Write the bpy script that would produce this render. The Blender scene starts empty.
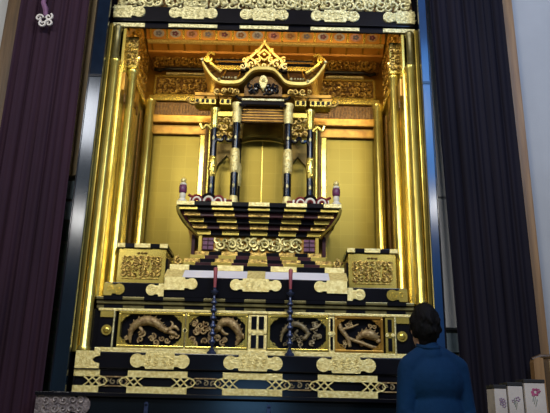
import bpy, bmesh, math, random
from mathutils import Vector, Matrix
PI = math.pi
scn = bpy.context.scene
COL = scn.collection

# ------------------------------------------------------------------ materials
MATS = {}
def mat(name, c1, c2=None, rough=0.4, metal=0.0, scale=12.0, bump=0.0, bscale=60.0, coat=0.0, emis=None, stretch=(1, 1, 1), spec=None, sheen=0.0):
    if name in MATS: return MATS[name]
    m = bpy.data.materials.new(name); m.use_nodes = True
    nt = m.node_tree; b = nt.nodes['Principled BSDF']
    b.inputs['Roughness'].default_value = rough
    b.inputs['Metallic'].default_value = metal
    if coat: b.inputs['Coat Weight'].default_value = coat; b.inputs['Coat Roughness'].default_value = 0.08
    if spec is not None: b.inputs['Specular IOR Level'].default_value = spec
    if sheen: b.inputs['Sheen Weight'].default_value = sheen
    tc = nt.nodes.new('ShaderNodeTexCoord'); mp = nt.nodes.new('ShaderNodeMapping')
    mp.inputs['Scale'].default_value = stretch
    nt.links.new(tc.outputs['Object'], mp.inputs['Vector'])
    n = nt.nodes.new('ShaderNodeTexNoise'); n.inputs['Scale'].default_value = scale; n.inputs['Detail'].default_value = 4
    nt.links.new(mp.outputs['Vector'], n.inputs['Vector'])
    r = nt.nodes.new('ShaderNodeValToRGB')
    c2 = c2 or tuple(v * 0.75 for v in c1)
    r.color_ramp.elements[0].position = 0.35; r.color_ramp.elements[0].color = (*c2, 1)
    r.color_ramp.elements[1].position = 0.65; r.color_ramp.elements[1].color = (*c1, 1)
    nt.links.new(n.outputs['Fac'], r.inputs['Fac']); nt.links.new(r.outputs['Color'], b.inputs['Base Color'])
    if bump:
        n2 = nt.nodes.new('ShaderNodeTexNoise'); n2.inputs['Scale'].default_value = bscale; n2.inputs['Detail'].default_value = 3
        nt.links.new(mp.outputs['Vector'], n2.inputs['Vector'])
        bp = nt.nodes.new('ShaderNodeBump'); bp.inputs['Strength'].default_value = bump; bp.inputs['Distance'].default_value = 0.01
        nt.links.new(n2.outputs['Fac'], bp.inputs['Height']); nt.links.new(bp.outputs['Normal'], b.inputs['Normal'])
    if emis:
        b.inputs['Emission Color'].default_value = (*emis[0], 1); b.inputs['Emission Strength'].default_value = emis[1]
    MATS[name] = m
    return m

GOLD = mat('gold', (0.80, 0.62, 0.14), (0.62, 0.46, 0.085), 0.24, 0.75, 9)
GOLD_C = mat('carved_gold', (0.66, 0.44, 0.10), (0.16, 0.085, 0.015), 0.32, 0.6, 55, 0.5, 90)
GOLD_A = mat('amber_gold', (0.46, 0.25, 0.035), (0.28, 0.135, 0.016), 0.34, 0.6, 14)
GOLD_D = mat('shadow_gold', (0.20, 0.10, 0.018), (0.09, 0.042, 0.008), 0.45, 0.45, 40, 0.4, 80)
GOLD_O = mat('olive_gold', (0.20, 0.17, 0.06), (0.12, 0.10, 0.035), 0.35, 0.5, 20)
PALE = mat('pale_gilt', (0.95, 0.82, 0.36), (0.72, 0.56, 0.18), 0.34, 0.35, 55, 0.55, 110)
PALE2 = mat('silver_gilt', (0.86, 0.78, 0.42), (0.46, 0.40, 0.17), 0.34, 0.4, 60, 0.6, 110)
LACQ = mat('black_lacquer', (0.006, 0.006, 0.009), (0.004, 0.004, 0.006), 0.16, 0, 5, spec=0.3)
REDL = mat('dark_red_lacquer', (0.055, 0.010, 0.016), (0.03, 0.006, 0.010), 0.22, 0, 8)
RED = mat('red_lacquer', (0.25, 0.030, 0.030), (0.16, 0.02, 0.02), 0.3, 0, 12)
DOORM = mat('blue_black_lacquer', (0.005, 0.014, 0.026), (0.004, 0.010, 0.018), 0.17, 0, 3)
BASEM = mat('navy_lacquer', (0.003, 0.006, 0.010), (0.002, 0.004, 0.006), 0.17, 0, 2)
RELIEF = mat('relief_bronze', (0.48, 0.34, 0.14), (0.22, 0.13, 0.05), 0.42, 0.35, 40, 0.6, 90)
RELIEF2 = mat('relief_olive', (0.36, 0.28, 0.14), (0.12, 0.09, 0.045), 0.42, 0.35, 40, 0.6, 90)
GLARE = mat('painted_glare', (0.92, 0.90, 0.97), (0.80, 0.78, 0.87), 0.3, 0.2, 4)  # white glare on black lacquer, put into the base colour
WHITE = mat('ivory', (0.85, 0.80, 0.66), (0.72, 0.66, 0.50), 0.45, 0, 20)
PURP = mat('violet_enamel', (0.20, 0.04, 0.12), (0.07, 0.015, 0.05), 0.4, 0, 40)
BRONZE = mat('blue_bronze', (0.040, 0.055, 0.120), (0.014, 0.020, 0.050), 0.25, 0.3, 30)
CANDLE = mat('red_wax', (0.34, 0.065, 0.075), (0.25, 0.045, 0.055), 0.5, 0, 20)
CURT_L = mat('plum_curtain', (0.028, 0.011, 0.022), (0.018, 0.008, 0.016), 0.8, 0, 3, 0.12, 200, stretch=(1, 1, .3), spec=0.15)
CURT_R = mat('navy_curtain', (0.008, 0.006, 0.011), (0.005, 0.004, 0.008), 0.8, 0, 3, 0.12, 200, stretch=(1, 1, .3), spec=0.15)
WOOD = mat('tan_wood', (0.28, 0.155, 0.062), (0.20, 0.105, 0.04), 0.5, 0, 6, 0.15, 30, stretch=(6, 6, .4))
WOODD = mat('brown_wood', (0.10, 0.055, 0.02), (0.06, 0.032, 0.011), 0.5, 0, 6, 0.15, 30, stretch=(6, 6, .4))
WOODP = mat('pale_wood', (0.48, 0.36, 0.21), (0.38, 0.28, 0.15), 0.5, 0, 6, 0.1, 30, stretch=(6, 6, .4))
PLAST = mat('plaster', (0.38, 0.375, 0.37), (0.35, 0.345, 0.34), 0.85, 0, 3, 0.1, 120)
TATAMI = mat('tatami', (0.36, 0.31, 0.16), (0.28, 0.24, 0.12), 0.75, 0, 30, 0.2, 60, stretch=(1, 20, 1))
CEILW = mat('ceiling_wood', (0.22, 0.15, 0.09), (0.16, 0.10, 0.06), 0.6, 0, 6, stretch=(.5, 8, 1))
WPOST = mat('white_post', (0.80, 0.81, 0.84), (0.74, 0.75, 0.79), 0.6, 0, 4)
PAPER = mat('cream_paper', (0.50, 0.45, 0.41), (0.43, 0.38, 0.34), 0.7, 0, 14)
PINKP = mat('rose_print', (0.36, 0.06, 0.15), (0.24, 0.04, 0.10), 0.7, 0, 40)
LILAC = mat('lilac_print', (0.24, 0.17, 0.24), (0.18, 0.12, 0.18), 0.7, 0, 40)
GREENP = mat('leaf_print', (0.20, 0.22, 0.18), (0.14, 0.16, 0.13), 0.7, 0, 40)
BLACKM = mat('black_board', (0.012, 0.011, 0.013), (0.008, 0.008, 0.009), 0.6, 0, 10)
GLASSW = mat('frosted_pane', (0.36, 0.46, 0.56), (0.25, 0.33, 0.36), 0.2, 0, 5)
DARKG = mat('dark_green_pane', (0.09, 0.12, 0.105), (0.05, 0.07, 0.06), 0.15, 0, 5)
LATT = mat('lattice_wood', (0.10, 0.10, 0.07), (0.06, 0.06, 0.04), 0.6, 0, 10)
SHIRT = mat('blue_cloth', (0.0012, 0.022, 0.068), (0.001, 0.017, 0.054), 0.85, 0, 5, 0.25, 35, spec=0.15)
TROUS = mat('charcoal_cloth', (0.02, 0.02, 0.028), (0.015, 0.015, 0.02), 0.85, 0, 8, spec=0.2)
SKIN = mat('skin', (0.46, 0.26, 0.17), (0.40, 0.21, 0.13), 0.5, 0, 12)
HAIR = mat('black_hair', (0.004, 0.003, 0.004), (0.002, 0.002, 0.002), 0.7, 0, 50, 0.5, 120, stretch=(1, 1, .25), spec=0.1)
SHOE = mat('white_sock', (0.6, 0.6, 0.6), None, 0.8)

def leaf_mat():
    m = bpy.data.materials.new('gold_leaf'); m.use_nodes = True
    nt = m.node_tree; b = nt.nodes['Principled BSDF']
    b.inputs['Roughness'].default_value = 0.36; b.inputs['Metallic'].default_value = 0.8
    tc = nt.nodes.new('ShaderNodeTexCoord'); mp = nt.nodes.new('ShaderNodeMapping')
    mp.inputs['Rotation'].default_value = (PI / 2, 0, 0)
    nt.links.new(tc.outputs['Object'], mp.inputs['Vector'])
    br = nt.nodes.new('ShaderNodeTexBrick'); br.offset = 0
    br.inputs['Scale'].default_value = 1.0; br.inputs['Brick Width'].default_value = 0.11; br.inputs['Row Height'].default_value = 0.11
    br.inputs['Mortar Size'].default_value = 0.002
    br.inputs['Color1'].default_value = (0.195, 0.142, 0.020, 1); br.inputs['Color2'].default_value = (0.175, 0.127, 0.017, 1)
    br.inputs['Mortar'].default_value = (0.213, 0.158, 0.026, 1)
    nt.links.new(mp.outputs['Vector'], br.inputs['Vector']); nt.links.new(br.outputs['Color'], b.inputs['Base Color'])
    return m
LEAF = leaf_mat()

# ------------------------------------------------------------------ shape helpers
def BM(): return bmesh.new()
def box(bm, x0, x1, y0, y1, z0, z1, bev=0.0):
    vs = [bm.verts.new((x, y, z)) for x in (x0, x1) for y in (y0, y1) for z in (z0, z1)]
    fs = [bm.faces.new([vs[i] for i in f]) for f in ((0, 1, 3, 2), (4, 6, 7, 5), (0, 4, 5, 1), (2, 3, 7, 6), (0, 2, 6, 4), (1, 5, 7, 3))]
    if bev:
        es = {e for f in fs for e in f.edges}
        bmesh.ops.bevel(bm, geom=list(es), offset=bev, segments=2, affect='EDGES', profile=0.6)
    return bm
def poly(bm, pts, y0, y1):
    """a polygon in the x,z plane given thickness from y0 (front) to y1"""
    a = [bm.verts.new((x, y0, z)) for x, z in pts]; b = [bm.verts.new((x, y1, z)) for x, z in pts]
    n = len(pts)
    bm.faces.new(a); bm.faces.new(b[::-1])
    for i in range(n): bm.faces.new((a[i], b[i], b[(i + 1) % n], a[(i + 1) % n]))
    return bm
def prof(bm, pts, x0, x1):
    """a polygon in the y,z plane extruded along x"""
    a = [bm.verts.new((x0, y, z)) for y, z in pts]; b = [bm.verts.new((x1, y, z)) for y, z in pts]
    n = len(pts)
    bm.faces.new(a); bm.faces.new(b[::-1])
    for i in range(n): bm.faces.new((a[i], b[i], b[(i + 1) % n], a[(i + 1) % n]))
    return bm
def tube(bm, pts, r, seg=6):
    pts = [Vector(p) for p in pts]; n = len(pts)
    rs = r if isinstance(r, (list, tuple)) else [r] * n
    rings = []; up = None
    for i, p in enumerate(pts):
        t = (pts[min(i + 1, n - 1)] - pts[max(i - 1, 0)])
        if t.length < 1e-9: t = Vector((0, 0, 1))
        t.normalize()
        if up is None:
            up = Vector((0, 1, 0)) if abs(t.y) < 0.9 else Vector((1, 0, 0))
        up = up - t * up.dot(t)
        if up.length < 1e-6: up = t.orthogonal()
        up.normalize(); sd = t.cross(up)
        rings.append([bm.verts.new(p + (up * math.cos(2 * PI * k / seg) + sd * math.sin(2 * PI * k / seg)) * rs[i]) for k in range(seg)])
    for i in range(n - 1):
        for k in range(seg):
            bm.faces.new((rings[i][k], rings[i][(k + 1) % seg], rings[i + 1][(k + 1) % seg], rings[i + 1][k]))
    bm.faces.new(rings[0][::-1]); bm.faces.new(rings[-1])
    return bm
def lathe(bm, pr, cx, cy, seg=16):
    rings = []
    for r, z in pr:
        rings.append([bm.verts.new((cx + r * math.cos(2 * PI * k / seg), cy + r * math.sin(2 * PI * k / seg), z)) for k in range(seg)])
    for i in range(len(pr) - 1):
        for k in range(seg):
            bm.faces.new((rings[i][k], rings[i][(k + 1) % seg], rings[i + 1][(k + 1) % seg], rings[i + 1][k]))
    bm.faces.new(rings[0][::-1]); bm.faces.new(rings[-1])
    return bm
def ball(bm, c, r, seg=12):
    r = r if isinstance(r, (tuple, list)) else (r, r, r)
    M = Matrix.Translation(c) @ Matrix.Diagonal((*r, 1))
    bmesh.ops.create_uvsphere(bm, u_segments=seg, v_segments=max(6, seg // 2 + 2), radius=1, matrix=M)
    return bm
def disc(bm, x, z, r, y0, y1, seg=16):
    return poly(bm, [(x + r * math.cos(2 * PI * k / seg), z + r * math.sin(2 * PI * k / seg)) for k in range(seg)], y0, y1)
def spiral(bm, x, z, y, R, r, turns=1.3, d=1, a0=0.0, seg=5, yy=0.0):
    n = 15; pts = []; rs = []
    for i in range(n):
        t = i / (n - 1); rad = R * (1 - 0.85 * t); a = a0 + d * turns * 2 * PI * t
        pts.append((x + rad * math.cos(a), y - yy * t, z + rad * math.sin(a))); rs.append(r * (1.0 - 0.25 * t))
    return tube(bm, pts, rs, seg)
def scrollwork(bm, x0, x1, z0, z1, y, cell, r, seed, fill=1.0):
    """rows of carved curls standing in relief at depth y"""
    rng = random.Random(seed)
    nx = max(1, round((x1 - x0) / cell)); nz = max(1, round((z1 - z0) / cell))
    dx = (x1 - x0) / nx; dz = (z1 - z0) / nz
    for i in range(nx):
        for j in range(nz):
            if rng.random() > fill: continue
            R = 0.55 * min(dx, dz) * rng.uniform(.8, 1.1)
            x = x0 + (i + .5) * dx + rng.uniform(-.12, .12) * dx; z = z0 + (j + .5) * dz + rng.uniform(-.12, .12) * dz
            x = min(max(x, x0 + R), x1 - R) if x1 - x0 > 2 * R else x
            z = min(max(z, z0 + R), z1 - R) if z1 - z0 > 2 * R else z
            spiral(bm, x, z, y, R, r * rng.uniform(.8, 1.25), rng.uniform(.9, 1.5), rng.choice((-1, 1)), rng.uniform(0, 6.28), 5, r * 1.3)
    return bm
def fitting_pts(x0, x1, z0, z1, left=True, right=True):
    """outline of a gilt plate with lobed ends"""
    h = z1 - z0; zc = (z0 + z1) / 2; R = h * 0.44; pts = []
    def lobe(xe, s):
        cx = xe - s * R; out = []
        # shoulder in, neck, round lobe, neck, shoulder
        xs = xe - s * (2 * R + h * 0.12)
        seq = [(xs, z0), (xs + s * h * .05, z0 + h * .16)]
        for k in range(13):
            a = -PI * 0.72 + 2 * PI * 0.72 * k / 12
            seq.append((cx + s * R * math.cos(a), zc + R * math.sin(a)))
        seq += [(xs + s * h * .05, z1 - h * .16), (xs, z1)]
        return seq
    r = lobe(x1, 1) if right else [(x1, z0), (x1, z1)]
    l = lobe(x0, -1) if left else [(x0, z0), (x0, z1)]
    return r + l[::-1]
def mirror_pts(pts): return [(-x, z) for x, z in pts][::-1]

# ------------------------------------------------------------------ object helpers
def org(p):
    v = Vector((0, 0, 0))
    while p is not None: v += p.location; p = p.parent
    return v
def obj(name, bm, m, parent=None, smooth=False, kind=None, label=None):
    me = bpy.data.meshes.new(name)
    bmesh.ops.recalc_face_normals(bm, faces=bm.faces)
    if parent is not None:
        bmesh.ops.translate(bm, verts=bm.verts, vec=-org(parent))
    bm.to_mesh(me); bm.free()
    if smooth:
        for p in me.polygons: p.use_smooth = True
        if smooth != 'all':
            me.set_sharp_from_angle(angle=math.radians(40))
    me.materials.append(m)
    o = bpy.data.objects.new(name, me); COL.objects.link(o)
    if parent is not None: o.parent = parent
    if kind: o['kind'] = kind
    if label: o['label'] = label
    return o
def objs(name, bm, m, parent=None, smooth=False):
    """every loose piece of the mesh becomes a part of its own"""
    seen = set(); out = []
    for v0 in bm.verts:
        if v0 in seen: continue
        st = [v0]; isl = []; seen.add(v0)
        while st:
            v = st.pop(); isl.append(v)
            for e in v.link_edges:
                w2 = e.other_vert(v)
                if w2 not in seen: seen.add(w2); st.append(w2)
        nb = bmesh.new(); mp = {v: nb.verts.new(v.co) for v in isl}
        for f in {f for v in isl for f in v.link_faces}: nb.faces.new([mp[v] for v in f.verts])
        out.append(obj(name, nb, m, parent, smooth))
    bm.free(); return out
def thing(name, label, cat, loc=(0, 0, 0), group=None):
    o = bpy.data.objects.new(name, None); COL.objects.link(o)
    o.location = loc; o.empty_display_size = 0.1
    o['label'] = label; o['category'] = cat
    if group: o['group'] = group
    return o
def tag(o, label, cat, group=None):
    o['label'] = label; o['category'] = cat
    if group: o['group'] = group
    return o
def struct(name, bm, m, smooth=False): return obj(name, bm, m, None, smooth, 'structure')
def B(*a, **k): return box(BM(), *a, **k)

# ------------------------------------------------------------------ the room
struct('floor', B(-3.2, 3.2, -2.5, 5.9, -0.08, 0.0), TATAMI)
struct('ceiling', B(-3.2, 3.2, -2.5, 5.9, 5.2, 5.3), CEILW)
struct('wall_back', B(-3.2, 3.2, 5.75, 5.85, 0, 5.2), PLAST)
bm = BM(); box(bm, -3.2, -1.86, 4.24, 4.34, 0, 5.2); struct('wall_left', bm, PLAST)
bm = BM(); box(bm, 1.862, 3.2, 4.19, 4.29, 0, 5.2); struct('wall_right', bm, PLAST)
struct('trim_1', B(-1.93, -1.783, 4.13, 4.24, 0, 5.2, bev=.006), WOODD)
struct('trim_2', B(1.772, 1.866, 4.11, 4.22, 0, 5.2, bev=.006), WOOD)
struct('trim_3', B(-1.42, -1.285, 4.22, 4.30, 2.65, 5.2, bev=.004), WOODP)
bm = BM(); box(bm, 1.245, 1.42, 4.22, 4.30, 2.555, 5.2, .004); box(bm, 1.245, 1.42, 4.22, 4.30, 1.65, 2.54, .004)
struct('trim_4', bm, WPOST)
struct('trim_5', B(-3.2, -1.93, 4.19, 4.24, 3.40, 3.55, bev=.004), WOOD)
# slim windows seen in the gaps beside the altar
def slim_window(name, x0, x1, z0, z1):
    w = struct(name, B(x0, x1, 4.26, 4.30, z0, z1), LATT)
    n = round((z1 - z0) / .16)
    for i in range(n):
        a = z0 + .02 + i * (z1 - z0 - .02) / n
        obj('window_pane', B(x0 + .012, x1 - .012, 4.248, 4.26, a, a + (z1 - z0 - .02) / n - .022), GLASSW if i >= n - 2 else DARKG, w)
    return w
slim_window('window_1', -1.45, -1.285, 0.95, 2.64)
slim_window('window_2', 1.245, 1.42, 0.9, 1.64)

# ------------------------------------------------------------------ curtains
def curtain(name, x0, x1, y, z0, z1, folds, amp, m, seed, sl=0.0, sr=0.0):
    rng = random.Random(seed); bm = BM(); nx, nz = folds * 10, 14
    ph = [rng.uniform(-.5, .5) for _ in range(folds + 2)]
    grid = []
    for i in range(nx + 1):
        t = i / nx; row = []
        for j in range(nz + 1):
            s = j / nz
            k = t * folds; q = ph[int(k)] * (1 - k % 1) + ph[int(k) + 1] * (k % 1)
            yy = y + amp * math.sin(2 * PI * k + q + .3 * math.sin(3 * s)) * (0.8 + .3 * math.sin(5 * t + 2 * s)) - .012 * math.cos(4 * PI * k)
            xa, xb = x0 + sl * (1 - s), x1 + sr * (1 - s)
            row.append(bm.verts.new((xa + (xb - xa) * t + .006 * math.sin(6 * s + i), yy, z0 + (z1 - z0) * s)))
        grid.append(row)
    for i in range(nx):
        for j in range(nz): bm.faces.new((grid[i][j], grid[i + 1][j], grid[i + 1][j + 1], grid[i][j + 1]))
    o = obj(name, bm, m, None, 'all')
    sm = o.modifiers.new('thick', 'SOLIDIFY'); sm.thickness = 0.004
    return o
c = curtain('curtain', -1.785, -1.283, 4.05, 0.02, 5.1, 5, .016, CURT_L, 3, 0, .015)
tag(c, 'plum purple floor-length curtain beside the brown wooden post, left of the altar', 'curtain', 'curtains flanking the altar')
c = curtain('curtain', 1.212, 1.766, 4.05, 0.02, 5.1, 5, .016, CURT_R, 8, .078, .01)
tag(c, 'dark navy floor-length curtain between the altar and the pale wall on the right', 'curtain', 'curtains flanking the altar')
# small pale openwork tassel ornament in front of the plum curtain
t = thing('curtain_ornament', 'small pale openwork metal ornament hanging in front of the plum curtain', 'ornament', (-1.58, 3.98, 3.70))
bm = BM()
for k, (dx, dz, d) in enumerate(((-.022, .012, 1), (.024, .02, -1), (.0, -.02, 1), (.03, -.018, -1))): spiral(bm, -1.579 + dx * 1.4, 3.745 + dz * 1.4, 3.98, .030, .009, 1.2, d, k)
obj('scroll_plate', bm, mat('bright_silver', (.9, .85, .8), None, .25, .5), t, True)
bm = BM(); tube(bm, [(-1.568, 3.985, 3.78), (-1.578, 3.985, 3.84), (-1.60, 3.985, 3.89), (-1.595, 3.985, 3.97), (-1.59, 3.99, 4.2), (-1.59, 3.99, 5.19)], [.016, .020, .018, .012, .006, .004], 8)
obj('cord', bm, mat('mauve_cord', (.16, .07, .15), None, .7), t, True)

# ------------------------------------------------------------------ the black platform below the altar
pf = thing('altar_platform', 'dark navy lacquer platform step running under the gilded altar', 'platform', (0, 4.6, 0))
obj('platform_body', B(-1.26, 1.26, 3.98, 5.3, 0, 1.165, bev=.01), BASEM, pf)
obj('platform_edge', B(-1.28, 1.28, 3.95, 4.02, 1.165, 1.188, bev=.004), LACQ, pf)
for s in (-1, 1):
    bm = BM()
    pts = fitting_pts(-1.275, -0.95, 1.055, 1.175, left=False)
    poly(bm, pts if s < 0 else mirror_pts(pts), 3.966, 3.979)
    f = obj('corner_fitting', bm, mat('tarnished_silver', (.30, .25, .25), (.12, .10, .11), .4, .5, 40, .6, 80), pf)
    bm = BM(); scrollwork(bm, s * 1.11 - .13, s * 1.11 + .13, 1.065, 1.165, 3.966, .05, .006, 4 + s)
    obj('engraving', bm, mat('worn_silver', (.42, .37, .36), (.2, .17, .18), .4, .5, 40), f, True)
for x in (-.62, .105):
    bm = BM(); box(bm, x - .012, x + .012, 3.963, 3.981, 1.05, 1.13, .003); disc(bm, x, 1.13, .012, 3.963, 3.981)
    obj('latch', bm, BRONZE, pf)

# ------------------------------------------------------------------ the altar cabinet
ac = thing('altar_cabinet', 'large gilded altar cabinet with black lacquer beams and gold pillars', 'altar', (0, 4.6, 1.188))
# outer shell (sides, back and roof of the niche)
bm = BM(); box(bm, -1.19, -1.13, 4.26, 5.22, 1.44, 4.6); obj('side_wall', bm, LACQ, ac)
bm = BM(); box(bm, 1.13, 1.19, 4.26, 5.22, 1.44, 4.6); obj('side_wall', bm, LACQ, ac)
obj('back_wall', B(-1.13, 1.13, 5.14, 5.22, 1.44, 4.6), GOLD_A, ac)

# apron board with cartouches
ap = obj('apron_board', B(-1.105, 1.105, 4.12, 4.3, 1.19, 1.328), LACQ, ac)
rng = random.Random(5)
def apron_fitting(xc, half, l=True, r=True):
    x0, x1 = xc - half, xc + half
    for z in (1.287, 1.192): obj('gilt_fitting', B(x0, x1, 4.104, 4.118, z, z + .04), PALE, ap)
    for s, on in ((-1, l), (1, r)):
        if not on: continue
        e = xc + s * half; bm = BM()
        for q in (0, .045):
            a = e - s * (.02 + q)
            tube(bm, [(a + s * .03, 4.110, 1.232), (a, 4.108, 1.2595), (a + s * .03, 4.110, 1.287)], .007, 5)
            tube(bm, [(a - s * .03, 4.110, 1.232), (a + s * .005, 4.108, 1.2595), (a - s * .03, 4.110, 1.287)], .006, 5)
        tube(bm, [(e - s * .02, 4.110, 1.225), (e + s * .035, 4.110, 1.24), (e + s * .05, 4.110, 1.2595), (e + s * .035, 4.110, 1.28), (e - s * .02, 4.110, 1.295)], .006, 5)
        obj('gilt_lattice', bm, PALE, ap)
for xc in (-.59, 0, .59): apron_fitting(xc, .185)
for s in (-1, 1): apron_fitting(s * 1.03, .08, s > 0, s < 0)
for xa, xb in ((-.93, -.80), (-.36, -.22), (.22, .36), (.80, .93)):
    bm = BM()
    for z in (1.232, 1.287): tube(bm, [(xa, 4.114, z), (xb, 4.114, z)], .005, 5)
    for e, s in ((xa, -1), (xb, 1)): tube(bm, [(e, 4.114, 1.232), (e + s * .025, 4.114, 1.2595), (e, 4.114, 1.287)], .005, 5)
    f = obj('cartouche', bm, RELIEF, ap)
    bm = BM()
    for q in range(3): spiral(bm, xa + (xb - xa) * (.15 + .35 * q), 1.2595, 4.116, .019, .006, 1.1, rng.choice((-1, 1)), q * 2.0)
    obj('floral_relief', bm, RELIEF2, f, True)

# lower beam with lobed gilt plates
lb = obj('lower_beam', B(-1.10, 1.10, 4.10, 4.34, 1.336, 1.438, bev=.006), LACQ, ac)
for xc in (-.58, 0, .58):
    bm = poly(BM(), fitting_pts(xc - .185, xc + .185, 1.338, 1.436), 4.088, 4.101)
    scrollwork(bm, xc - .09, xc + .09, 1.352, 1.422, 4.088, .045, .0035, int(xc * 9) + 7)
    obj('gilt_fitting', bm, PALE, lb)
for s in (-1, 1):
    p = [(-1.105, 1.334), (-.955, 1.334), (-.955, 1.365), (-.985, 1.372), (-1.0, 1.388), (-.985, 1.404), (-.955, 1.411), (-.955, 1.440), (-1.105, 1.440)]
    obj('gilt_fitting', poly(BM(), p if s < 0 else mirror_pts(p), 4.088, 4.101), PALE, lb)
    bm = B(-s * 1.10 - .012, -s * 1.10 + .012, 4.0845, 4.089, 1.37, 1.40)

# gallery of carved dragon panels
obj('gallery_backing', B(-1.09, 1.09, 4.24, 4.34, 1.438, 1.724), LACQ, ac)
bm = BM()
for z0, z1 in ((1.438, 1.472), (1.706, 1.724)): box(bm, -1.02, 1.02, 4.185, 4.235, z0, z1, .004)
obj('gallery_rail', bm, PALE, ac)
def sm_curve(pts, n=8):
    out = []; P = [pts[0]] + list(pts) + [pts[-1]]
    for i in range(1, len(P) - 2):
        for k in range(n):
            t = k / n; p0, p1, p2, p3 = P[i - 1], P[i], P[i + 1], P[i + 2]
            out.append(tuple(.5 * (2 * p1[a] + (p2[a] - p0[a]) * t + (2 * p0[a] - 5 * p1[a] + 4 * p2[a] - p3[a]) * t * t + (3 * p1[a] - p0[a] - 3 * p2[a] + p3[a]) * t ** 3) for a in range(len(p1))))
    out.append(tuple(pts[-1])); return out
def carved_panel(x0, x1, body, curls, limbs, m, label, fm):
    z0, z1 = 1.474, 1.706; w, h = x1 - x0, z1 - z0
    bm = BM()
    t = .016
    box(bm, x0, x1, 4.19, 4.235, z0, z0 + t, .003); box(bm, x0, x1, 4.19, 4.235, z1 - t, z1, .003)
    box(bm, x0, x0 + t, 4.19, 4.235, z0 + t, z1 - t, .003); box(bm, x1 - t, x1, 4.19, 4.235, z0 + t, z1 - t, .003)
    fr = obj('carved_panel', bm, fm, ac, label=label)
    bm = BM()
    for sx, xe in ((1, x0 + t), (-1, x1 - t)):
        for sz, ze in ((1, z0 + t), (-1, z1 - t)):
            poly(bm, [(xe, ze), (xe + sx * .06, ze), (xe + sx * .045, ze + sz * .014), (xe + sx * .022, ze + sz * .02), (xe + sx * .014, ze + sz * .04), (xe, ze + sz * .055)][::(1 if sx * sz > 0 else -1)], 4.20, 4.235)
            spiral(bm, xe + sx * .02, ze + sz * .02, 4.20, .016, .0045, 1.1, sx, 0)
    objs('corner_spandrel', bm, fm, fr)
    f = lambda u, v: (x0 + t + u * (w - 2 * t), z0 + t + v * (h - 2 * t))
    bm = BM()
    if body:
        P = sm_curve([(*f(u, v), r) for u, v, r in body], 7)
        tube(bm, [(p[0], 4.222 - .35 * p[2], p[1]) for p in P], [p[2] for p in P], 10)
        # ridge of back scales
        for i in range(2, len(P) - 2, 3):
            a, b = P[i - 1], P[i + 1]; tx, tz = b[0] - a[0], b[1] - a[1]; L = math.hypot(tx, tz) or 1
            nx, nz = -tz / L, tx / L
            if nz < 0: nx, nz = -nx, -nz
            p = P[i]; q = p[2]
            tube(bm, [(p[0] + nx * q * .8, 4.212, p[1] + nz * q * .8), (p[0] + nx * q * 1.45 + tx * .5, 4.210, p[1] + nz * q * 1.45 + tz * .5)], [q * .3, .001], 5)
        hd = P[-1]
        ball(bm, (hd[0], 4.205, hd[1]), (hd[2] * 1.5, hd[2] * 1.1, hd[2] * 1.25), 10)
    for L in limbs:
        P = sm_curve([(*f(u, v), r) for u, v, r in L], 5)
        tube(bm, [(p[0], 4.213, p[1]) for p in P], [p[2] for p in P], 7)
    obj('dragon_relief', bm, m, fr, 'all')
    bm = BM(); r2 = random.Random(int(x0 * 100))
    for u, v, R in curls:
        x, z = f(u, v)
        for k in range(3):
            a = k * 2.1 + r2.uniform(0, 6)
            spiral(bm, x + .6 * R * math.cos(a), z + .6 * R * math.sin(a), 4.222, R * .62, R * .2, 1.2, r2.choice((-1, 1)), a, 5, .006)
    obj('cloud_relief', bm, m, fr, True)
carved_panel(-.885, -.455,
    [(.17, .08, .006), (.16, .4, .016), (.24, .66, .026), (.4, .8, .032), (.56, .74, .03), (.66, .58, .022), (.74, .5, .016)],
    [(.36, .27, .034), (.56, .2, .034), (.72, .2, .03), (.88, .28, .026), (.12, .18, .022)],
    [[(.78, .55, .01), (.88, .62, .012), (.95, .5, .006)], [(.76, .45, .012), (.86, .42, .014), (.93, .34, .006)], [(.3, .6, .012), (.36, .42, .012), (.3, .32, .006)], [(.8, .5, .012), (.84, .7, .008), (.8, .8, .003)]],
    RELIEF, 'leftmost carved panel with an arched dragon', GOLD)
carved_panel(-.442, -.044,
    [(.84, .08, .008), (.9, .35, .02), (.84, .62, .028), (.72, .8, .03), (.58, .78, .027), (.52, .6, .018)],
    [(.14, .72, .038), (.2, .44, .038), (.13, .2, .036), (.34, .24, .036), (.34, .66, .036), (.56, .24, .034), (.4, .45, .03), (.68, .3, .026)],
    [[(.55, .62, .012), (.62, .45, .012), (.7, .42, .006)], [(.86, .5, .01), (.96, .4, .008), (.97, .28, .003)]],
    RELIEF, 'carved panel left of centre crowded with cloud scrolls', GOLD)
carved_panel(.085, .480,
    [(.2, .22, .006), (.22, .45, .012), (.3, .68, .017), (.44, .8, .02), (.58, .72, .018), (.68, .5, .014), (.62, .34, .011)],
    [(.56, .24, .03), (.76, .3, .03), (.82, .72, .03), (.86, .5, .026), (.42, .4, .024), (.3, .2, .022)],
    [[(.72, .62, .008), (.84, .7, .009), (.92, .86, .003)], [(.5, .6, .009), (.45, .48, .009), (.52, .38, .004)]],
    RELIEF2, 'carved panel right of centre with a thin ringed dragon', GOLD)
carved_panel(.520, .835,
    [(.46, .34, .012), (.58, .5, .024), (.74, .52, .034), (.88, .42, .026), (.95, .3, .012)],
    [(.3, .82, .024), (.62, .2, .022), (.82, .74, .024), (.15, .2, .022)],
    [[(.04, .95, .012), (.1, .66, .016), (.24, .4, .014), (.3, .1, .012)], [(.24, .4, .012), (.42, .3, .012), (.6, .22, .012), (.8, .12, .012), (.97, .1, .008)], [(.1, .66, .01), (.3, .72, .008), (.5, .84, .004)]],
    RELIEF, 'rightmost carved panel with a bird on a branch', GOLD_A)
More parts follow.
